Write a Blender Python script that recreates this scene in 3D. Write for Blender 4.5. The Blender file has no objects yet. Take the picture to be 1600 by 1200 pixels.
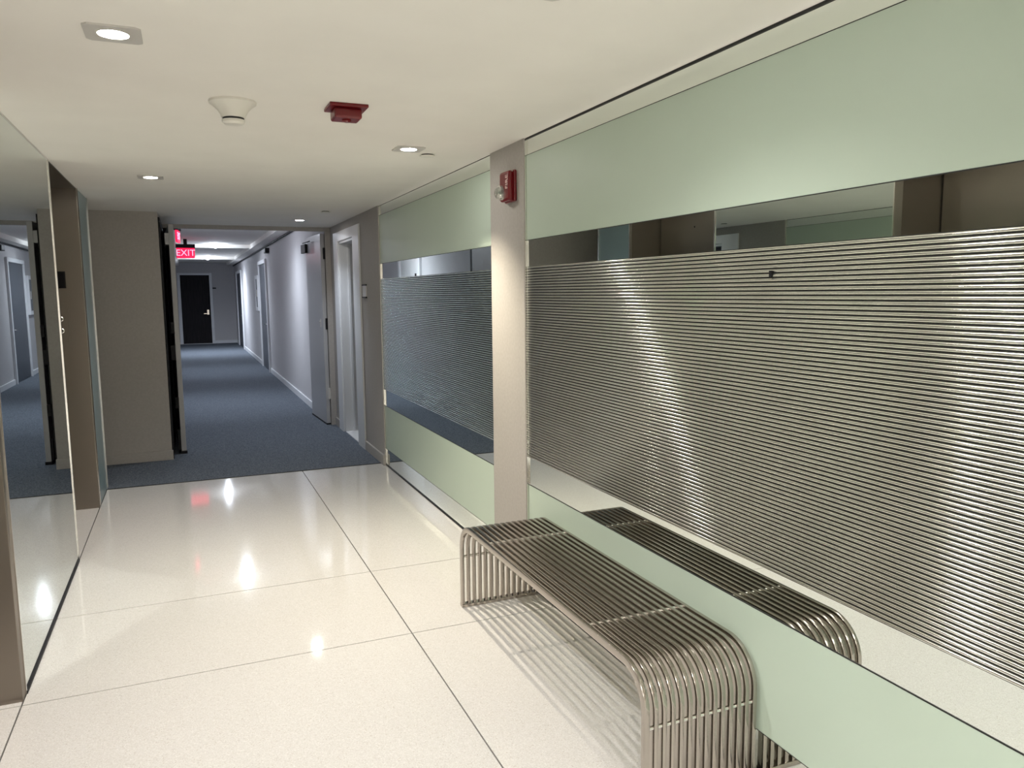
import bpy, bmesh, math, random
from mathutils import Vector, Matrix

random.seed(7)
S = 1.55                       # one layout unit (the camera's height) in metres
scene = bpy.context.scene
COL = scene.collection
PI = math.pi

# ------------------------------------------------------------------ camera
f_px, pitch, yaw, roll = 1201.1, 0.119033, 0.399979, 0.0098745
cp, sp = math.cos(pitch), math.sin(pitch)
fw = Vector((math.sin(yaw) * cp, math.cos(yaw) * cp, -sp))
r0 = Vector((math.cos(yaw), -math.sin(yaw), 0))
d0 = fw.cross(r0)
rr = r0 * math.cos(roll) + d0 * math.sin(roll)
dd = -r0 * math.sin(roll) + d0 * math.cos(roll)
cam_d = bpy.data.cameras.new('camera')
cam = bpy.data.objects.new('camera', cam_d)
COL.objects.link(cam)
up = -dd
cam.matrix_world = Matrix(((rr.x, up.x, -fw.x, 0), (rr.y, up.y, -fw.y, 0), (rr.z, up.z, -fw.z, S), (0, 0, 0, 1)))
cam_d.sensor_width = 36
cam_d.lens = f_px / 1600 * 36
cam_d.clip_start = 0.02
scene.camera = cam

# ------------------------------------------------------------------ world, exposure, light levels
world = bpy.data.worlds.new('world')
scene.world = world
world.use_nodes = True
world.node_tree.nodes['Background'].inputs[0].default_value = (0.6, 0.65, 0.7, 1)
world.node_tree.nodes['Background'].inputs[1].default_value = 0.02
vs = scene.view_settings
vs.view_transform = 'Standard'
vs.look = 'None'
vs.gamma = 1
vs.use_curve_mapping = False
vs.exposure = 0.12
WARM = (1.0, 0.955, 0.91)
AMBER = (1.0, 0.90, 0.72)
COOL = (0.80, 0.88, 1.0)
P_DOWN = 108.0                  # watts of one lobby downlight
L_GLOBE = 160.0                # radiance of a corridor globe
P_GLOBE = 150.0                # watts thrown down by a corridor globe
cy = scene.cycles
cy.max_bounces = 14
cy.diffuse_bounces = 6
cy.glossy_bounces = 10
cy.transmission_bounces = 8
cy.caustics_reflective = True
cy.blur_glossy = 0.08
cy.sample_clamp_indirect = 12.0
cy.use_guiding = True
cy.use_denoising = True


# ------------------------------------------------------------------ materials
def mat(name, color, rough=0.5, metal=0.0, spec=0.5, emit=None, strength=0.0, coat=0.0):
    m = bpy.data.materials.new(name)
    m.use_nodes = True
    b = m.node_tree.nodes['Principled BSDF']
    b.inputs['Base Color'].default_value = (*color, 1)
    b.inputs['Roughness'].default_value = rough
    b.inputs['Metallic'].default_value = metal
    b.inputs['Specular IOR Level'].default_value = spec
    b.inputs['Coat Weight'].default_value = coat
    if emit:
        b.inputs['Emission Color'].default_value = (*emit, 1)
        b.inputs['Emission Strength'].default_value = strength
    return m


def nodes(m):
    nt = m.node_tree
    return nt, nt.nodes, nt.links, nt.nodes['Principled BSDF']


def noise_color(m, scale, c1, c2, lo=0.35, hi=0.65, bump=0.0, dist=0.002, detail=3.0, stretch=None, vor=False):
    nt, N, L, b = nodes(m)
    tc = N.new('ShaderNodeTexCoord')
    src = tc.outputs['Object']
    if stretch:
        mp = N.new('ShaderNodeMapping')
        mp.inputs['Scale'].default_value = stretch
        L.new(src, mp.inputs['Vector'])
        src = mp.outputs['Vector']
    n = N.new('ShaderNodeTexNoise')
    n.inputs['Scale'].default_value = scale
    n.inputs['Detail'].default_value = detail
    L.new(src, n.inputs['Vector'])
    r = N.new('ShaderNodeValToRGB')
    r.color_ramp.elements[0].position = lo
    r.color_ramp.elements[1].position = hi
    r.color_ramp.elements[0].color = (*c1, 1)
    r.color_ramp.elements[1].color = (*c2, 1)
    L.new(n.outputs['Fac'], r.inputs['Fac'])
    L.new(r.outputs['Color'], b.inputs['Base Color'])
    if bump:
        bp = N.new('ShaderNodeBump')
        bp.inputs['Strength'].default_value = bump
        bp.inputs['Distance'].default_value = dist
        L.new(n.outputs['Fac'], bp.inputs['Height'])
        L.new(bp.outputs['Normal'], b.inputs['Normal'])
    return m


def brushed(name, color, rough, aniso, stretch=(4, 4, 700), axis='Z'):
    m = mat(name, color, rough, 1.0)
    nt, N, L, b = nodes(m)
    b.inputs['Anisotropic'].default_value = aniso
    b.inputs['Anisotropic Rotation'].default_value = 0.0
    t = N.new('ShaderNodeTangent')
    t.direction_type = 'RADIAL'
    t.axis = axis
    L.new(t.outputs['Tangent'], b.inputs['Tangent'])
    tc = N.new('ShaderNodeTexCoord')
    mp = N.new('ShaderNodeMapping')
    mp.inputs['Scale'].default_value = stretch
    n = N.new('ShaderNodeTexNoise')
    n.inputs['Scale'].default_value = 1.0
    n.inputs['Detail'].default_value = 2.0
    L.new(tc.outputs['Object'], mp.inputs['Vector'])
    L.new(mp.outputs['Vector'], n.inputs['Vector'])
    r = N.new('ShaderNodeMapRange')
    r.inputs['To Min'].default_value = rough * 0.93
    r.inputs['To Max'].default_value = rough * 1.07
    L.new(n.outputs['Fac'], r.inputs['Value'])
    L.new(r.outputs['Result'], b.inputs['Roughness'])
    return m


m_paint = noise_color(mat('grey wall paint', (0.42, 0.40, 0.38), 0.75), 60, (0.40, 0.375, 0.35), (0.43, 0.405, 0.38), bump=0.05)
m_corr = noise_color(mat('corridor wall paint', (0.5, 0.5, 0.52), 0.7), 60, (0.50, 0.49, 0.50), (0.53, 0.52, 0.53), bump=0.05)
m_ceil = noise_color(mat('ceiling paint', (0.8, 0.78, 0.74), 0.85), 3, (0.86, 0.835, 0.79), (0.885, 0.86, 0.815), bump=0.03)
m_white = mat('white enamel', (0.75, 0.75, 0.75), 0.35)
m_casing = mat('white door casing', (0.72, 0.73, 0.75), 0.4)
m_dark = mat('black shadow gap', (0.012, 0.012, 0.012), 0.6)
m_blackmetal = mat('black metal', (0.012, 0.012, 0.014), 0.55, spec=0.2)
m_soffit = mat('dark bronze soffit', (0.035, 0.03, 0.025), 0.3, 0.6)
m_darkwood = noise_color(mat('dark stained door', (0.02, 0.018, 0.02), 0.6, spec=0.15), 4, (0.010, 0.009, 0.011), (0.022, 0.019, 0.021), stretch=(12, 12, 0.6))
m_slate = mat('slate grey door', (0.045, 0.052, 0.068), 0.4)
m_firedoor = mat('grey fire door enamel', (0.42, 0.42, 0.43), 0.3)
m_mirror = mat('mirror glass', (0.84, 0.89, 0.85), 0.0, 1.0)
m_mirror_l = mat('tinted mirror glass', (0.66, 0.71, 0.69), 0.0, 1.0)
m_frost = noise_color(mat('frosted green glass', (0.45, 0.5, 0.4), 0.45), 1.5, (0.50, 0.595, 0.505), (0.515, 0.61, 0.52))
m_frost_blue = mat('frosted blue green glass', (0.21, 0.29, 0.31), 0.3)
m_glassedge = mat('polished glass edge', (0.75, 0.85, 0.78), 0.15, 0.6)
m_chrome = mat('polished chrome', (0.82, 0.80, 0.77), 0.12, 1.0)
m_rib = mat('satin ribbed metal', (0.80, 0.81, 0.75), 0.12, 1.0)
m_rib_dimmed = mat('satin ribbed metal dimmed', (0.50, 0.58, 0.57), 0.25, 1.0)  # same metal as the near ribs, darkened to put dimmer light into colour
m_steel = brushed('brushed elevator steel', (0.265, 0.232, 0.20), 0.34, 0.9, stretch=(2, 2, 1500))
m_bench = brushed('brushed bench steel', (0.47, 0.43, 0.39), 0.17, 0.0, stretch=(500, 6, 6), axis='X')
m_red = mat('fire alarm red', (0.15, 0.004, 0.007), 0.3)
m_redtext = mat('pale lettering', (0.75, 0.55, 0.52), 0.5)
m_lens = mat('clear strobe lens', (0.9, 0.92, 0.9), 0.05)
nodes(m_lens)[3].inputs['Transmission Weight'].default_value = 0.85
m_plastic = mat('off white plastic', (0.78, 0.76, 0.70), 0.4)
m_lamp = mat('lit downlight lens', (1, 1, 1), 0.5, emit=(1.0, 0.96, 0.90), strength=150)
m_globe = mat('lit corridor globe', (1, 1, 1), 0.5, emit=COOL, strength=L_GLOBE)
m_plate = mat('satin nickel trim plate', (0.62, 0.60, 0.57), 0.4, 0.1)
m_exitface = mat('exit sign face', (0.5, 0.02, 0.05), 0.3, emit=(1.0, 0.005, 0.06), strength=1.5)
m_exittext = mat('exit sign letters', (0.9, 0.4, 0.5), 0.3, emit=(1.0, 0.20, 0.30), strength=2.6)
m_carpet = noise_color(mat('blue carpet', (0.1, 0.13, 0.17), 0.95, spec=0.1), 110, (0.058, 0.070, 0.088), (0.165, 0.184, 0.212), bump=0.8, dist=0.004, detail=4)
m_grout = mat('dark floor joint', (0.02, 0.018, 0.016), 0.8)
m_button = mat('steel call button', (0.75, 0.73, 0.7), 0.2, 1.0)
m_display = mat('black display glass', (0.008, 0.008, 0.009), 0.2)

m_floor = mat('polished white terrazzo', (0.7, 0.68, 0.63), 0.065, spec=0.5)
nt, N, L, b = nodes(m_floor)
tc = N.new('ShaderNodeTexCoord')
v = N.new('ShaderNodeTexVoronoi')
v.inputs['Scale'].default_value = 330
L.new(tc.outputs['Object'], v.inputs['Vector'])
cr = N.new('ShaderNodeValToRGB')
cr.color_ramp.interpolation = 'LINEAR'
for p_, c_ in ((0.03, (0.50, 0.47, 0.43)), (0.08, (0.53, 0.515, 0.497)), (0.6, (0.57, 0.555, 0.537)), (0.95, (0.62, 0.605, 0.588))):
    e = cr.color_ramp.elements.new(p_)
    e.color = (*c_, 1)
cr.color_ramp.elements[0].color = (0.42, 0.39, 0.36, 1)
cr.color_ramp.elements[-1].color = (0.67, 0.655, 0.635, 1)
sep = N.new('ShaderNodeSeparateColor')
L.new(v.outputs['Color'], sep.inputs[0])
L.new(sep.outputs[0], cr.inputs['Fac'])
L.new(cr.outputs['Color'], b.inputs['Base Color'])


# ------------------------------------------------------------------ geometry helpers (layout units, scaled by S when built)
def box(x0, x1, y0, y1, z0, z1):
    x0, x1 = sorted((x0, x1)); y0, y1 = sorted((y0, y1)); z0, z1 = sorted((z0, z1))
    v = [(x, y, z) for z in (z0, z1) for y in (y0, y1) for x in (x0, x1)]
    f = [(0, 2, 3, 1), (4, 5, 7, 6), (0, 1, 5, 4), (2, 6, 7, 3), (0, 4, 6, 2), (1, 3, 7, 5)]
    return v, f


def lathe(profile, n=32, axis='Z', c=(0, 0, 0)):
    """profile: list of (radius, height) ; closed at both ends when radius 0"""
    v, f = [], []
    for (r, h) in profile:
        for k in range(n):
            a = 2 * PI * k / n
            p = (r * math.cos(a), r * math.sin(a), h)
            if axis == 'X':
                p = (p[2], p[0], p[1])
            elif axis == 'Y':
                p = (p[0], p[2], p[1])
            v.append((p[0] + c[0], p[1] + c[1], p[2] + c[2]))
    for i in range(len(profile) - 1):
        for k in range(n):
            k2 = (k + 1) % n
            f.append((i * n + k, i * n + k2, (i + 1) * n + k2, (i + 1) * n + k))
    f.append(tuple(range(n))[::-1])
    f.append(tuple((len(profile) - 1) * n + k for k in range(n)))
    return v, f


def sweep(path, section, normals):
    """section [(a,b)]: a along world X, b along the path normal in the YZ plane"""
    v, f = [], []
    n = len(section)
    for (p, nn) in zip(path, normals):
        for (a, b_) in section:
            v.append((p[0] + a, p[1] + nn[1] * b_, p[2] + nn[2] * b_))
    for i in range(len(path) - 1):
        for k in range(n):
            k2 = (k + 1) % n
            f.append((i * n + k, i * n + k2, (i + 1) * n + k2, (i + 1) * n + k))
    f.append(tuple(range(n)))
    f.append(tuple((len(path) - 1) * n + k for k in range(n))[::-1])
    return v, f


def extrude_x(poly, x0, x1):
    """poly in (y,z) swept from x0 to x1"""
    n = len(poly)
    v = [(x0, y, z) for y, z in poly] + [(x1, y, z) for y, z in poly]
    f = [(k, (k + 1) % n, n + (k + 1) % n, n + k) for k in range(n)]
    f += [tuple(range(n))[::-1], tuple(range(n, 2 * n))]
    return v, f


def mesh(name, geo, bevel=0.0, smooth=False, seg=2):
    if isinstance(geo, tuple):
        geo = [geo]
    bm = bmesh.new()
    for v, f in geo:
        vs_ = [bm.verts.new((p[0] * S, p[1] * S, p[2] * S)) for p in v]
        for q in f:
            try:
                bm.faces.new([vs_[i] for i in q])
            except ValueError:
                pass
    bmesh.ops.recalc_face_normals(bm, faces=bm.faces[:])
    if bevel:
        es = [e for e in bm.edges if len(e.link_faces) == 2 and e.calc_face_angle(0) > 0.6]
        bmesh.ops.bevel(bm, geom=es, offset=bevel * S, segments=seg, profile=0.5, affect='EDGES', clamp_overlap=True)
    me = bpy.data.meshes.new(name)
    bm.to_mesh(me)
    bm.free()
    if smooth:
        for p in me.polygons:
            p.use_smooth = True
        try:
            me.set_sharp_from_angle(angle=0.6)
        except Exception:
            pass
    return me


def tag(o, label=None, cat=None, group=None, kind=None):
    if label: o['label'] = label
    if cat: o['category'] = cat
    if group: o['group'] = group
    if kind: o['kind'] = kind
    return o


def obj(name, geo, m, parent=None, loc=(0, 0, 0), rot=(0, 0, 0), bevel=0.0, smooth=False, label=None, cat=None, group=None, kind=None, seg=2):
    me = geo if isinstance(geo, bpy.types.Mesh) else mesh(name, geo, bevel, smooth, seg)
    if not me.materials:
        me.materials.append(m)
    o = bpy.data.objects.new(name, me)
    COL.objects.link(o)
    o.location = Vector(loc) * S
    o.rotation_euler = rot
    if parent: o.parent = parent
    return tag(o, label, cat, group, kind)


def empty(name, loc, label, cat, group=None, kind=None, rot=(0, 0, 0)):
    o = bpy.data.objects.new(name, None)
    COL.objects.link(o)
    o.empty_display_size = 0.1
    o.location = Vector(loc) * S
    o.rotation_euler = rot
    return tag(o, label, cat, group, kind)


def text_mesh(body, size, depth=0.001):
    cu = bpy.data.curves.new('lettering', 'FONT')
    cu.body = body
    cu.size = size * S
    cu.extrude = depth * S
    cu.align_x = 'CENTER'
    cu.align_y = 'CENTER'
    t = bpy.data.objects.new('lettering', cu)
    COL.objects.link(t)
    bpy.context.view_layer.update()
    me = bpy.data.meshes.new_from_object(t.evaluated_get(bpy.context.evaluated_depsgraph_get()))
    bpy.data.objects.remove(t)
    return me


def copy_tree(o, loc, label):
    r = o.copy()
    COL.objects.link(r)
    r.location = Vector(loc) * S
    r['label'] = label
    for ch in list(o.children):
        c = ch.copy()
        COL.objects.link(c)
        c.parent = r
        for g in list(ch.children):
            d = g.copy()
            COL.objects.link(d)
            d.parent = c
    return r


# ------------------------------------------------------------------ layout numbers
XR, XL = 1.040, -0.424         # faces of the glass wall and of the elevator wall
XC0, XC1 = -0.13, 0.99         # corridor walls
ZC, ZK = 1.490, 1.66           # lobby and corridor ceilings
YB, YF = -2.6, 17.1            # wall behind the camera, far end of the corridor
YCARP = 4.42                   # edge between stone and carpet
YDOOR = 5.90                   # plane of the fire doors
R1A, R1B = 3.25, 4.05          # far elevator recess
R2A, R2B = 1.34, 2.14          # near elevator recess
DR = 0.205                     # recess depth

# ------------------------------------------------------------------ floor
fl = obj('floor', box(-0.9, 1.1, YB, YCARP, -0.06, -0.012), m_grout, kind='structure',
         label='white polished terrazzo lobby floor laid in large slabs with dark joints', cat='floor')
xs = [(-0.86, XL), (XL, 0.567), (0.567, 1.062)]
ys = [YB, -1.72, -0.15, 0.42, 2.120, 2.675, YCARP]
for i, (xa, xb) in enumerate(xs):
    for ya, yb in zip(ys[:-1], ys[1:]):
        obj('floor_tile', box(xa + 0.0017, xb - 0.0017, ya + 0.0022, yb - 0.0022, -0.013, 0.0), m_floor, fl, bevel=0.0005, seg=1)
cf = obj('floor.001', box(-2.3, 1.2, YCARP, YF + 0.05, -0.06, 0.003), m_carpet, kind='structure',
         label='blue grey carpet floor running from the lobby edge down the corridor', cat='carpet')
obj('carpet_edge', box(XL, XR, YCARP - 0.003, YCARP + 0.002, -0.01, 0.0035), m_dark, cf)

# ------------------------------------------------------------------ ceiling
obj('ceiling', box(-2.3, 1.1, YB, YDOOR, ZC, ZC + 0.06), m_ceil, kind='structure',
    label='cream painted lobby ceiling with square downlights', cat='ceiling')
ck = obj('ceiling.001', box(-0.3, 1.1, YDOOR + 0.03, YF + 0.05, ZK, ZK + 0.06), m_ceil, kind='structure',
    label='white corridor ceiling beyond the fire doors', cat='ceiling')
for y in (10.95, 14.45):
    obj('cross_beam', box(XC0, XC1, y, y + 0.12, ZK - 0.045, ZK), m_ceil, ck)

# ------------------------------------------------------------------ walls
ww = obj('wall_right', [box(1.056, 1.12, YB, 4.36, 0, ZC), ], m_paint, kind='structure',
         label='grey wall behind the green glass panels', cat='wall')
obj('column', box(1.032, 1.06, 2.327, 2.622, 0, ZC), m_paint, ww)
DA, DB, DZ = 5.04, 5.56, 1.365
obj('wall_right.001', [box(1.03, 1.12, 4.355, DA, 0, ZC), box(1.03, 1.12, DB, YDOOR, 0, ZC), box(1.03, 1.12, DA, DB, DZ, ZC),
                       box(1.16, 1.2, DA - 0.1, DB + 0.1, 0, ZC)], m_paint, kind='structure',
    label='grey wall around the white framed doorway beside the carpet', cat='wall')
obj('wall_right.002', box(XC1, 1.10, YDOOR + 0.03, YF, 0, ZK), m_corr, kind='structure',
    label='long grey white corridor wall washed by ceiling lamps', cat='wall')
obj('wall_left', box(XC0 - 0.1, XC0, YDOOR + 0.03, YF, 0, ZK), m_corr, kind='structure',
    label='corridor wall hidden behind the fire door that opens to the lobby', cat='wall')
obj('wall_back', box(XC0 - 0.1, 1.10, YF, YF + 0.06, 0, ZK), m_corr, kind='structure',
    label='grey end wall of the corridor around the black door', cat='wall')
gw = obj('wall_left.001', box(-2.2, -0.118, 5.07, YDOOR, 0, ZC), m_paint, kind='structure',
    label='grey wall facing the lobby beside the fire doors', cat='wall')
obj('wall_left.002', [box(-2.3, -2.2, 4.3, 5.2, 0, ZC), box(-2.3, XL - 0.03, 4.40, 4.46, 0, ZC)], m_paint, kind='structure',
    label='grey walls of the side passage behind the elevator shaft', cat='wall')
obj('wall_left.003', box(-0.90, -0.665, YB, 4.40, 0, ZC + 0.05), m_paint, kind='structure',
    label='elevator shaft wall behind the steel doors', cat='wall')
obj('wall_left.004', box(-0.66, XL - 0.013, YB, R2A - 0.01, 0, ZC), m_paint, kind='structure', label='shaft pier behind the near mirror lining', cat='wall')
obj('wall_left.005', box(-0.66, XL - 0.032, 2.20, 3.24, 0, ZC), m_paint, kind='structure', label='shaft pier behind the tall mirror panel', cat='wall')
obj('wall_left.006', box(-0.66, XL - 0.016, R1B + 0.02, 4.395, 0, ZC), m_paint, kind='structure', label='shaft pier behind the narrow frosted panel', cat='wall')
obj('wall_front', box(-0.9, 1.12, YB - 0.06, YB, 0, ZC), m_ceil, kind='structure',
    label='lobby end wall behind the viewer', cat='wall')
# header above the fire doors
obj('trim_1', box(-0.3, 1.12, YDOOR, YDOOR + 0.03, 1.462, ZK + 0.06), m_paint, kind='structure',
    label='grey head of the fire door opening under the ceiling edge', cat='door head')
obj('trim_2', [box(-0.118, -0.108, 5.085, YDOOR + 0.03, 0, 1.462), box(-0.118, -0.070, YDOOR - 0.006, YDOOR + 0.03, 0, 1.462)], m_blackmetal, kind='structure',  # black lining puts the slot's shade into colour; the filler blocks corridor light
    label='added black lining painting slot shade behind the lobby side fire door leaf', cat='door jamb')
obj('trim_3', box(0.990, 1.03, YDOOR - 0.004, YDOOR + 0.03, 0, 1.462), m_paint, kind='structure',
    label='grey jamb strip beside the corridor side fire door leaf', cat='door jamb')


# baseboards
def baseboard(name, x0, x1, y0, y1, label, m=m_paint):
    return obj(name, box(x0, x1, y0, y1, 0, 0.062), m, kind='structure', label=label, cat='baseboard', bevel=0.003)


baseboard('baseboard_left', XL - 0.3, -0.112, 5.058, 5.072, 'grey baseboard along the wall beside the lobby side fire door')
baseboard('baseboard_right', 1.020, 1.032, 4.357, 4.835, 'grey baseboard between glass panel and white door casing')
baseboard('baseboard_right.001', 1.020, 1.032, 5.725, YDOOR - 0.01, 'short grey baseboard between white casing and fire door')
for i, (ya, yb) in enumerate(((YDOOR + 0.03, 10.28), (11.32, 14.9), (16.3, YF))):
    baseboard('baseboard_right.%03d' % (i + 2), XC1 - 0.012, XC1 + 0.002, ya, yb,
              ('white baseboard of the corridor wall before its slate door', 'white baseboard of the corridor wall past its slate door',
               'last short white baseboard by the corridor end')[i], m_casing)
baseboard('baseboard_back', 0.55, XC1, YF - 0.012, YF + 0.002, 'white baseboard under the corridor end wall', m_casing)

# ------------------------------------------------------------------ green glass wall panels
Z_MB, Z_G1, Z_R0, Z_R1, Z_G2, Z_G3 = 0.100, 0.354, 0.447, 1.082, 1.167, 1.436


def glass_panel(y0, y1, label, groove, rib_m):
    yc = (y0 + y1) / 2
    t = empty('glass_wall_panel', (XR, yc, 0), label, 'wall panel')
    a, b_ = y0 - yc, y1 - yc
    obj('mirror', box(0.0, 0.012, a, b_, 0.006, ZC - 0.003), m_mirror, t)
    obj('frosted_band', box(-0.0012, 0.0, a + 0.002, b_ - 0.002, Z_MB, Z_G1), m_frost, t, label='lower frosted green band')
    obj('frosted_band', box(-0.0012, 0.0, a + 0.002, b_ - 0.002, Z_G2, Z_G3), m_frost, t, label='upper frosted green band')
    for z in (Z_MB, Z_G1, Z_G2, Z_G3):
        obj('joint', box(-0.0016, 0.0, a + 0.002, b_ - 0.002, z - 0.0008, z + 0.0008), m_dark, t)
    n = 75
    p = (Z_R1 - Z_R0) / n
    prof = []
    for k in range(9):
        an = PI * k / 8
        prof.append((-0.0034 * math.sin(an), -math.cos(an) * p * 0.37))
    prof = [(x, z) for x, z in prof]
    v, f = [], []
    m_ = len(prof)
    for y in (a + 0.003, b_ - 0.003):
        for (x, z) in prof:
            v.append((x, y, z))
    for k in range(m_ - 1):
        f.append((k, k + 1, m_ + k + 1, m_ + k))
    f.append((0, m_, 2 * m_ - 1, m_ - 1))
    f.append(tuple(range(m_)))
    f.append(tuple(range(m_, 2 * m_)))
    me = mesh('rib', (v, f), smooth=True)
    for k in range(n):
        obj('rib', me, rib_m, t, loc=(0, 0, Z_R0 + (k + 0.5) * p))
    obj('rib_backing', box(-0.0004, 0.0, a + 0.003, b_ - 0.003, Z_R0, Z_R1), m_dark, t)
    for y in (a, b_):
        s = 1 if y == b_ else -1
        obj('edge_trim', box(-0.006, 0.014, y, y + s * 0.0045, 0, ZC - 0.002), m_chrome, t, label='polished chrome edge strip')
    obj('base_channel', box(-0.004, 0.012, a, b_, 0, 0.006), m_blackmetal, t)
    obj('top_gap_shade', box(-0.003 if groove else 0.0, 0.012, a, b_, ZC - (0.005 if groove else 0.003), ZC), m_dark, t)  # black strip stands in for the shadow gap under the ceiling
    return t


gp = glass_panel(-0.70, 2.322, 'large green glass wall panel with mirror and ribbed bands behind the steel bench', True, m_rib)
obj('clip', box(-0.006, 0.0, 1.171 - 0.811, 1.177 - 0.811, 1.024, 1.036), m_blackmetal, gp, label='tiny dark clip between the upper ribs')
glass_panel(2.628, 4.350, 'far green glass wall panel with ribbed band darkened for dimmer light beside the carpet', False, m_rib_dimmed)

# ------------------------------------------------------------------ elevator wall on the left
t = empty('mirror_panel', (XL, 2.695, 0), 'tall dark tinted mirror panel between the two elevator recesses', 'mirror')
obj('mirror', box(-0.012, 0.0, R2B + 0.040 - 2.695, R1A - 2.695, 0.008, ZC - 0.004), m_mirror_l, t)
obj('edge_trim', box(-0.03, 0.003, R1A - 0.001 - 2.695, R1A + 0.008 - 2.695, 0, ZC), m_chrome, t, label='bright metal edge strip')
obj('edge_trim', box(-0.03, 0.003, R2B + 0.034 - 2.695, R2B + 0.040 - 2.695, 0, ZC), m_chrome, t, label='bright metal edge strip')
obj('base_channel', box(-0.012, 0.004, R2B + 0.04 - 2.695, R1A - 2.695, 0, 0.008), m_blackmetal, t)
obj('top_trim', box(-0.012, 0.002, R2B + 0.04 - 2.695, R1A - 2.695, ZC - 0.004, ZC), m_plate, t)


def elevator(ya, yb, label, jamb_w):
    yc = (ya + yb) / 2
    t = empty('elevator_entrance', (XL, yc, 0), label, 'elevator')
    a, b_ = ya - yc, yb - yc
    obj('jamb_panel', box(-DR - 0.02, 0.0, b_, b_ + 0.012 + jamb_w, 0, ZC - 0.001), m_steel, t, bevel=0.001, label='brushed steel jamb facing the lobby')
    obj('jamb_panel', box(-DR - 0.02, -0.004, a, a + 0.006, 0, ZC - 0.001), m_steel, t)
    obj('soffit_panel', box(-DR - 0.02, -0.002, a, b_, ZC - 0.004, ZC), m_soffit, t)
    d = obj('door_leaf', box(-DR - 0.014, -DR, a + 0.035, b_ - 0.006, 0.006, ZC - 0.012), m_steel, t, bevel=0.001)
    obj('lock_hole', lathe([(0.005, 0.0), (0.005, 0.003)], 16, 'X', (-DR - 0.001, 0.05, 1.36)), m_dark, d)
    obj('door_gap', box(-DR - 0.03, -DR - 0.02, a, b_, 0, ZC - 0.004), m_dark, t)
    obj('sill', box(-DR - 0.02, -DR + 0.02, a, b_, 0, 0.002), m_plate, t)
    return t


elevator(R1A + 0.009, R1B, 'far elevator recess with brushed steel jamb carrying the call buttons', 0.0)
elevator(R2A, R2B, 'near elevator recess whose steel jamb stands in front of the mirror', 0.022)
obj('wall_panel', box(XL - 0.012, XL, -0.9, R2A - 0.006, 0.0, ZC), m_mirror_l, label='mirror panel on the near side of the near elevator', cat='mirror')

t = empty('call_panel', (-0.528, R1B, 0.88), 'steel elevator call button plate on the brushed jamb', 'call panel')
obj('plate', box(-0.034, 0.034, -0.004, 0.0, -0.09, 0.09), m_steel, t, bevel=0.001)
for z in (0.018, -0.036):
    bt = obj('button', lathe([(0.0125, 0.0), (0.0125, -0.005), (0.009, -0.007), (0.009, -0.005), (0.001, -0.005)], 24, 'Y', (0.004, -0.004, z)), m_button, t, smooth=True)
t = empty('floor_indicator', (-0.528, R1B, 1.075), 'square black floor indicator above the elevator call buttons', 'indicator')
obj('display', box(-0.034, 0.034, -0.006, 0.0, -0.036, 0.036), m_display, t, bevel=0.002)
obj('bezel', box(-0.036, 0.036, -0.002, 0.0, -0.038, 0.038), m_blackmetal, t)

t = empty('glass_side_panel', (XL, 4.255, 0), 'narrow blue green frosted glass panel beside the far elevator jamb', 'wall panel')
obj('glass', box(-0.012, 0.0, -0.185, 0.19, 0.004, ZC - 0.003), m_frost_blue, t)
for y in (-0.191, 0.188):
    obj('edge_trim', box(-0.014, 0.005, y, y + 0.010, 0, ZC - 0.001), m_chrome, t, label='bright metal edge strip')

# ------------------------------------------------------------------ doors
# door_1: white framed doorway in the right wall
t = empty('door_1', (1.03, 5.30, 0), 'white framed doorway with a dark door set deep inside', 'door', kind='structure')
ca, cb, cz = 4.845 - 5.30, 5.722 - 5.30, 1.432
obj('casing', [box(-0.012, 0.0, ca, DA - 5.30, 0, cz), box(-0.012, 0.0, DB - 5.30, cb, 0, cz), box(-0.012, 0.0, DA - 5.30, DB - 5.30, DZ, cz)], m_casing, t, bevel=0.002)
obj('frame', [box(0.0, 0.125, DB - 5.30 - 0.016, DB - 5.30, 0, DZ), box(0.0, 0.125, DA - 5.30, DA - 5.30 + 0.016, 0, DZ), box(0.0, 0.125, DA - 5.30, DB - 5.30, DZ - 0.016, DZ)], m_casing, t)
obj('stop', [box(0.055, 0.07, DB - 5.30 - 0.026, DB - 5.30 - 0.016, 0, DZ - 0.016), box(0.055, 0.07, DA - 5.30 + 0.016, DA - 5.30 + 0.026, 0, DZ - 0.016)], m_casing, t)
lf = obj('leaf', box(0.090, 0.118, DA - 5.30 + 0.017, DB - 5.30 - 0.017, 0.008, DZ - 0.018), m_slate, t, bevel=0.001)
obj('handle', [lathe([(0.014, 0.0), (0.014, -0.006), (0.006, -0.007), (0.006, -0.03)], 16, 'X', (0.09, -0.19, 0.64)), box(0.058, 0.064, -0.19, -0.12, 0.635, 0.645)], m_chrome, lf)
obj('threshold', box(0.0, 0.125, DA - 5.30, DB - 5.30, 0, 0.008), m_white, t, label='white threshold slab')


def hinge_set(t, x, y, zs, m):
    for z in zs:
        obj('hinge', [lathe([(0.006, z - 0.04), (0.006, z + 0.04)], 12, 'Z', (x, y, 0)), box(x - 0.001, x + 0.016, y - 0.002, y + 0.002, z - 0.04, z + 0.04)], m, t)


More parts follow.
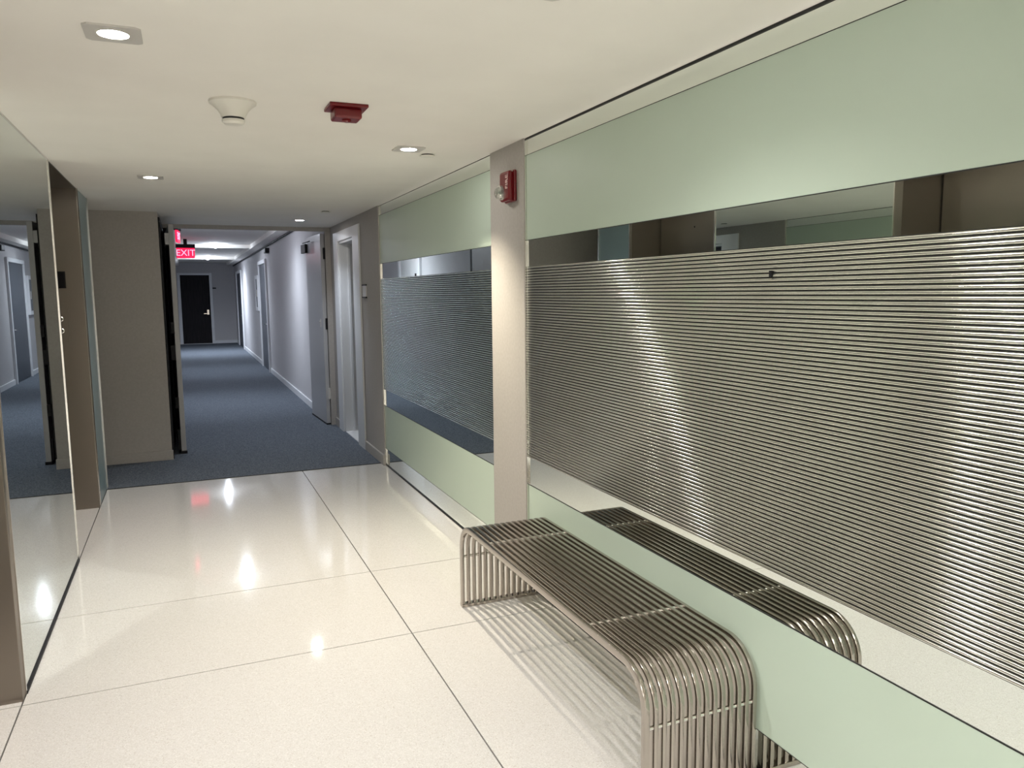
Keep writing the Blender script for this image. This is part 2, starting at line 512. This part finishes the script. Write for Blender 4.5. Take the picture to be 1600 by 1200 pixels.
# door_2: lobby side leaf, seen edge-on
t = empty('door_2', (-0.096, 5.878, 0), 'grey fire door leaf standing edge on toward the lobby', 'fire door', kind='structure', rot=(0, 0, math.radians(2.6)))
obj('leaf', box(0.0, 0.029, -0.655, 0.0, 0.014, 1.432), m_firedoor, t, bevel=0.0015)
obj('door_sweep', box(-0.004, 0.033, -0.660, 0.0, 0.004, 0.022), m_blackmetal, t, label='black sweep along the door foot')
for z in (0.80, 0.33):
    obj('hinge', box(-0.018, 0.0015, -0.656, -0.625, z - 0.035, z + 0.035), m_blackmetal, t)
obj('panic_bar', [box(-0.022, 0.0, -0.63, -0.05, 0.62, 0.665), box(-0.026, 0.0, -0.655, -0.60, 0.60, 0.69)], m_blackmetal, t)
obj('foot_bolt', [box(-0.016, 0.0, -0.656, -0.635, 0.03, 0.16)], m_blackmetal, t)
obj('closer', [box(-0.022, 0.0, -0.655, -0.52, 1.31, 1.38)], m_firedoor, t)

# door_3: corridor side leaf
t = empty('door_3', (0.986, 5.915, 0), 'grey white fire door leaf swung open into the corridor', 'fire door', kind='structure', rot=(0, 0, math.radians(2.4)))
obj('leaf', box(-0.029, 0.0, 0.0, 0.575, 0.014, 1.448), m_firedoor, t, bevel=0.0015)
obj('door_sweep', box(-0.031, 0.002, 0.0, 0.575, 0.004, 0.016), m_blackmetal, t, label='black sweep along the door foot')
for z in (1.30, 0.775, 0.245):
    obj('hinge', [box(-0.012, 0.004, -0.010, 0.002, z - 0.042, z + 0.042), lathe([(0.006, z - 0.042), (0.006, z + 0.042)], 12, 'Z', (0.004, -0.008, 0))], m_plate if z < 0.5 else m_blackmetal, t)
obj('closer', [box(-0.05, -0.029, 0.50, 0.68, 1.33, 1.40), box(-0.055, -0.045, 0.3, 0.58, 1.405, 1.412)], m_blackmetal, t, bevel=0.002, label='black door closer')
obj('lock_plate', [box(-0.032, -0.029, 0.07, 0.11, 0.75, 0.81), lathe([(0.007, -0.031), (0.007, -0.038)], 12, 'X', (0, 0.09, 0.79))], m_plate, t, label='small metal lock plate')


def wall_door(name, y0, y1, z1, label, leaf_m):
    yc = (y0 + y1) / 2
    t = empty(name, (XC1, yc, 0), label, 'door', kind='structure')
    a, b_ = y0 - yc, y1 - yc
    w = 0.05
    obj('casing', [box(-0.026, 0.0, a, a + w, 0, z1), box(-0.026, 0.0, b_ - w, b_, 0, z1), box(-0.026, 0.0, a + w, b_ - w, z1 - w, z1)], m_casing, t, bevel=0.003)
    lf = obj('leaf', box(-0.008, 0.0, a + w, b_ - w, 0.008, z1 - w), leaf_m, t)
    obj('handle', [lathe([(0.014, -0.008), (0.014, -0.014), (0.006, -0.015), (0.006, -0.04)], 16, 'X', (0, a + w + 0.05, 0.62)), box(-0.04, -0.033, a + w + 0.05, a + w + 0.13, 0.615, 0.626)], m_chrome, lf)
    return t


wall_door('door_4', 10.30, 11.32, 1.45, 'slate grey door in white casing midway down the corridor wall', m_slate)
t = wall_door('door_7', 7.52, 8.36, 1.45, 'white door on the hidden corridor wall, seen only in the far mirror band', m_white)
t.location.x = XC0 * S
t.rotation_euler = (0, 0, PI)
obj('number_sign', box(-0.012, -0.008, 0.20, 0.25, 1.16, 1.20), m_blackmetal, t)
wall_door('door_6', 14.92, 16.28, 1.45, 'white casing and slate door near the corridor end', m_slate)

# door_5: black door at the corridor end
t = empty('door_5', (0.22, YF, 0), 'black door in white casing closing the corridor end', 'door', kind='structure')
obj('casing', [box(-0.335, -0.275, -0.03, 0, 0, 1.452), box(0.275, 0.330, -0.03, 0, 0, 1.452), box(-0.275, 0.275, -0.03, 0, 1.405, 1.452)], m_casing, t, bevel=0.004)
lf = obj('leaf', box(-0.275, 0.275, -0.014, 0, 0.008, 1.405), m_darkwood, t)
obj('handle', [box(0.205, 0.245, -0.02, -0.014, 0.60, 0.70), lathe([(0.016, -0.02), (0.016, -0.045)], 16, 'Y', (0.226, 0, 0.67)), lathe([(0.008, -0.02), (0.008, -0.05)], 12, 'Y', (0.226, 0, 0.62)), box(0.14, 0.23, -0.056, -0.046, 0.612, 0.628)], m_chrome, lf, label='silver lever handle and lock')
obj('threshold', box(-0.275, 0.275, -0.03, 0.0, 0.003, 0.01), m_white, t)

# ------------------------------------------------------------------ bench
BX0, BX1, BY0, BY1, BH = 0.764, 1.030, 1.170, 2.250, 0.281
t = empty('slatted_bench', ((BX0 + BX1) / 2, (BY0 + BY1) / 2, 0), 'brushed steel slatted bench with curved waterfall ends against the glass wall', 'bench')
ox, oy = (BX0 + BX1) / 2, (BY0 + BY1) / 2
tw, td = 0.0100, 0.0170
hl = (BY1 - BY0) / 2
R = 0.080
path, nor = [], []
zb = 0.010
path.append((0, -hl + td / 2, zb)); nor.append((0, -1, 0))
cz_ = BH - td / 2 - R
for k in range(13):
    a = PI / 2 * k / 12
    path.append((0, -hl + td / 2 + R - R * math.cos(a), cz_ + R * math.sin(a)))
    nor.append((0, -math.cos(a), math.sin(a)))
for k in range(13):
    a = PI / 2 * (1 - k / 12)
    path.append((0, hl - td / 2 - R + R * math.cos(a), cz_ + R * math.sin(a)))
    nor.append((0, math.cos(a), math.sin(a)))
path.append((0, hl - td / 2, zb)); nor.append((0, 1, 0))
rc = 0.0012
sec = []
for (sx, sy) in ((1, 1), (-1, 1), (-1, -1), (1, -1)):
    cxx, cyy = sx * (tw / 2 - rc), sy * (td / 2 - rc)
    a0 = {(1, 1): 0, (-1, 1): PI / 2, (-1, -1): PI, (1, -1): 1.5 * PI}[(sx, sy)]
    for q in range(3):
        a = a0 + PI / 2 * q / 2
        sec.append((cxx + rc * math.cos(a), cyy + rc * math.sin(a)))
tube_me = mesh('tube', sweep(path, sec, nor), smooth=True)
NT = 14
pitch_x = (BX1 - BX0 - tw) / (NT - 1)
for k in range(NT):
    obj('tube', tube_me, m_bench, t, loc=(BX0 + tw / 2 + k * pitch_x - ox, 0, 0))
bar_me = mesh('cross_bar', lathe([(0.0044, BX0 + 0.003 - ox), (0.0044, BX1 - 0.003 - ox)], 12, 'X'), smooth=True)
for (y, z) in ((2.017 - oy, BH - 0.0062), (1.416 - oy, BH - 0.0062), (-hl + td / 2 - 0.002, 0.165), (hl - td / 2 + 0.002, 0.165)):
    obj('cross_bar', bar_me, m_chrome, t, loc=(0, y, z))
for s in (-1, 1):
    y = s * (hl - td / 2)
    obj('foot_rail', box(BX0 - ox, BX1 - ox, y - 0.011, y + 0.011, 0.0005, 0.011), m_bench, t, bevel=0.001)

# ------------------------------------------------------------------ downlights
def spot_lamp(name, loc, power, r, col, spread):
    ld = bpy.data.lights.new(name, 'SPOT')
    ld.shadow_soft_size = r
    ld.energy = power
    ld.color = col
    ld.spot_size = spread
    ld.spot_blend = 1.0
    o = bpy.data.objects.new(name, ld)
    COL.objects.link(o)
    o.location = Vector(loc) * S
    return o


def plate_geo(h, r, z0, z1, n=32):
    """square plate of half width h with a round hole of radius r"""
    v, f = [], []
    ring = []
    for k in range(n):
        a = 2 * PI * (k + 0.5) / n
        c, s = math.cos(a), math.sin(a)
        m_ = h / max(abs(c), abs(s))
        ring.append(((c * m_, s * m_), (c * r, s * r)))
    for z in (z0, z1):
        for o_, i_ in ring:
            v.append((*o_, z)); v.append((*i_, z))
    for k in range(n):
        k2 = (k + 1) % n
        a, b_, c, d = 2 * k, 2 * k + 1, 2 * k2 + 1, 2 * k2
        f += [(a, b_, c, d), (2 * n + a, 2 * n + d, 2 * n + c, 2 * n + b_), (a, d, 2 * n + d, 2 * n + a), (b_, 2 * n + b_, 2 * n + c, c)]
    return v, f


def downlight(x, y, label, power=P_DOWN, col=WARM, spread=2.05, h=0.049):
    t = empty('downlight', (x, y, ZC), label, 'light', 'square ceiling downlights')
    obj('trim_plate', plate_geo(h, 0.027, -0.0035, 0.0), m_plate, t)
    obj('lens', lathe([(0.027, -0.001), (0.027, -0.0028), (0.001, -0.0028)], 24), m_lamp, t)
    spot_lamp('downlight_lamp', (x, y, ZC - 0.012), power, 0.013, col, spread)
    return t


downlight(-0.095, 1.680, 'square downlight near the mirror panel, largest in the picture', spread=2.5)
downlight(-0.100, 3.600, 'square downlight in front of the far elevator', power=P_DOWN * 0.7)
downlight(0.735, 2.625, 'square downlight beside the small round ceiling cap and fire strobe', power=P_DOWN * 1.7, col=AMBER, spread=1.75)
downlight(0.735, 5.340, 'square downlight near the fire doors', power=P_DOWN * 0.5, col=COOL)
downlight(0.560, 1.180, 'square downlight above the bench, cut by the picture top', power=P_DOWN * 0.42, spread=2.5)
downlight(-0.095, -0.30, 'added unseen downlight behind the viewer by the elevator side', power=P_DOWN * 1.1, spread=2.85)  # the rest of these downlights are added, unseen fill for walls and ceiling
downlight(0.560, -0.30, 'added unseen downlight behind the viewer by the glass side', power=P_DOWN * 1.1, spread=2.85)
downlight(-0.095, -1.60, 'added unseen downlight near the lobby end wall by the elevator side', power=P_DOWN * 1.1, spread=2.85)
downlight(0.560, -1.60, 'added unseen downlight near the lobby end wall by the glass side', power=P_DOWN * 1.1, spread=2.85)

# corridor globes
glo = lathe([(0.001, -0.054), (0.013, -0.051), (0.024, -0.043), (0.029, -0.030), (0.026, -0.014), (0.016, 0.0)], 24)
for y, lb in ((7.45, 'round ceiling globe lamp just behind the fire door head'), (10.75, 'round ceiling globe lamp beside the red exit sign'), (14.25, 'round ceiling globe lamp farthest down the corridor')):
    t = empty('globe_lamp', (0.41, y, ZK), lb, 'light', 'corridor globe lamps')
    obj('globe', glo, m_globe, t, loc=(0, 0, -0.008), smooth=True)
    obj('base', lathe([(0.042, 0.0), (0.042, -0.008), (0.03, -0.009)], 24), m_white, t)
    spot_lamp('globe_light', (0.41, y, ZK - 0.066), P_GLOBE * (2.6 if y > 14 else 1.0), 0.04, COOL, 2.9)

# ------------------------------------------------------------------ ceiling devices
t = empty('smoke_detector', (0.142, 2.150, ZC), 'white flared smoke detector on the lobby ceiling', 'smoke detector')
obj('base', lathe([(0.058, 0.0), (0.058, -0.006), (0.050, -0.011), (0.038, -0.022), (0.031, -0.034), (0.029, -0.041)], 40), m_plastic, t, smooth=True)
obj('slot', lathe([(0.026, -0.040), (0.026, -0.047)], 32), m_dark, t)
obj('cap', lathe([(0.028, -0.046), (0.028, -0.052), (0.022, -0.057), (0.001, -0.058)], 32), m_plastic, t, smooth=True)

t = empty('ceiling_alarm', (0.422, 2.105, ZC), 'red square fire alarm box on the lobby ceiling', 'fire alarm')
obj('mounting_plate', box(-0.050, 0.050, -0.046, 0.046, -0.008, 0.0), m_red, t, bevel=0.0015)
obj('housing', box(-0.036, 0.036, -0.030, 0.036, -0.034, -0.008), m_red, t, bevel=0.005)
for k in range(3):
    obj('grille_slot', box(-0.028, 0.028, 0.0355, 0.0368, -0.029 + k * 0.006, -0.027 + k * 0.006), m_dark, t)
obj('lens', lathe([(0.012, -0.034), (0.012, -0.037), (0.006, -0.040)], 20, 'Z', (0, 0, 0)), m_red, t)

for x, y, r, lb in ((0.828, 2.715, 0.027, 'flat round cap beside the downlight near the fire strobe'), (0.807, 4.746, 0.028, 'flat round ceiling cap near the fire doors')):
    t = empty('sprinkler_cap', (x, y, ZC), lb, 'sprinkler cap', 'sprinkler cover caps')
    obj('cover', lathe([(r, -0.004), (r, -0.0065), (r - 0.002, -0.0075), (0.001, -0.0075)], 32), m_plastic, t)
    obj('stem', lathe([(r - 0.006, 0.0), (r - 0.006, -0.004)], 24), m_dark, t)

# wall strobe on the column
t = empty('fire_strobe', (1.032, 2.425, 1.350), 'red fire strobe with clear round lens on the grey column', 'fire alarm')
obj('back_box', box(-0.012, 0.0, -0.044, 0.044, -0.052, 0.052), m_red, t, bevel=0.006)
obj('housing', box(-0.030, -0.010, -0.041, 0.041, -0.049, 0.049), m_red, t, bevel=0.009, seg=3)
obj('reflector', lathe([(0.024, -0.029), (0.024, -0.034), (0.020, -0.034), (0.008, -0.030)], 24, 'X', (0, 0.014, -0.020)), m_chrome, t)
obj('lens', lathe([(0.024, -0.030), (0.024, -0.042), (0.019, -0.050), (0.010, -0.055), (0.001, -0.056)], 12, 'X', (0, 0.014, -0.020)), m_lens, t)
tm = text_mesh('FIRE', 0.026, 0.0004)
o = obj('lettering', tm, m_redtext, t, loc=(-0.0306, -0.026, 0.012))
o.rotation_euler = Matrix(((0, 0, -1), (0, -1, 0), (-1, 0, 0))).to_euler()
o.rotation_euler = Matrix(((0, 0, -1), (0, 1, 0), (1, 0, 0))).to_euler()

# ------------------------------------------------------------------ corridor fittings
def exit_sign(loc, rotz, label, w, h):
    t = empty('exit_sign', loc, label, 'exit sign', rot=(0, 0, rotz))
    obj('housing', box(-w / 2 - 0.006, w / 2 + 0.006, -0.02, 0.02, 0.0, 0.045), m_blackmetal, t, bevel=0.003)
    obj('face', box(-w / 2, w / 2, -0.008, 0.008, -h, 0.0), m_exitface, t, bevel=0.002)
    tm = text_mesh('EXIT', h * 0.88, 0.0008)
    o = obj('lettering', tm, m_exittext, t, loc=(0, -0.0095, -h / 2))
    o.rotation_euler = (PI / 2, 0, 0)
    obj('canopy', box(-0.02, 0.02, -0.02, 0.02, 0.045, ZK - loc[2]), m_blackmetal, t)
    return t


exit_sign((0.048, 10.0, 1.555), 0, 'glowing red exit sign hung from the corridor ceiling', 0.200, 0.118)
exit_sign((-0.022, 7.60, 1.575), PI / 2 - 0.12, 'second red exit sign seen almost edge on above the first', 0.18, 0.105)

t = empty('pipe_soffit', (0.92, 11.5, ZK), 'boxed white duct cover along the lit corridor wall', 'soffit')
obj('cover', box(-0.07, 0.065, 5.94 - 11.5, YF - 11.5, -0.055, 0.0), m_ceil, t)
obj('gap_shade', lathe([(0.010, 5.94 - 11.5), (0.010, YF - 11.5)], 12, 'Y', (0.055, 0, -0.064)), m_blackmetal, t, label='dark strip for the shade in the corner')  # dark rod stands in for the shadow gap below the cover
t = empty('pipe_soffit', (-0.09, 11.5, ZK), 'boxed white duct cover beside the exit signs', 'soffit')
obj('cover', box(-0.038, 0.030, 5.94 - 11.5, YF - 11.5, -0.07, 0.0), m_ceil, t)
obj('bracket', box(-0.038, 0.037, -0.02, 0.02, -0.074, 0.0), m_white, t)

t = empty('alarm_horn', (XC1, 10.0, 1.545), 'small dark box under the duct cover above the slate door', 'alarm')
obj('housing', box(-0.05, 0.0, -0.09, 0.09, -0.04, 0.02), m_blackmetal, t, bevel=0.004)
obj('grille', box(-0.052, -0.05, -0.07, 0.07, -0.03, 0.01), m_slate, t)

t = empty('extinguisher_cabinet', (XC1, 11.66, 1.02), 'white framed extinguisher cabinet on the corridor wall past the slate door', 'cabinet')
obj('frame', [box(-0.03, 0.0, -0.19, -0.14, -0.25, 0.25), box(-0.03, 0.0, 0.14, 0.19, -0.25, 0.25), box(-0.03, 0.0, -0.14, 0.14, 0.20, 0.25), box(-0.03, 0.0, -0.14, 0.14, -0.25, -0.20)], m_casing, t, bevel=0.003)
obj('door', box(-0.022, 0.0, -0.14, 0.14, -0.20, 0.20), m_slate, t)
obj('handle', box(-0.045, -0.022, -0.12, -0.09, -0.05, 0.05), m_chrome, t)

t = empty('room_sign', (1.03, 4.745, 1.015), 'small grey room sign between glass panel and white doorway', 'sign')
obj('plate', box(-0.006, 0.0, -0.05, 0.05, -0.04, 0.035), m_plate, t, bevel=0.001)
obj('rail', box(-0.010, 0.0, -0.052, 0.052, 0.033, 0.040), m_blackmetal, t)
obj('rail', box(-0.010, 0.0, -0.052, 0.052, -0.042, -0.035), m_blackmetal, t)
t = empty('door_plate', (0.60, YF, 1.14), 'tiny dark number plate beside the black end door', 'sign')
obj('plate', box(-0.05, 0.02, -0.034, 0.0, -0.012, 0.012), m_blackmetal, t)
obj('mount', box(-0.02, 0.01, -0.01, 0.0, -0.02, 0.02), m_plate, t)
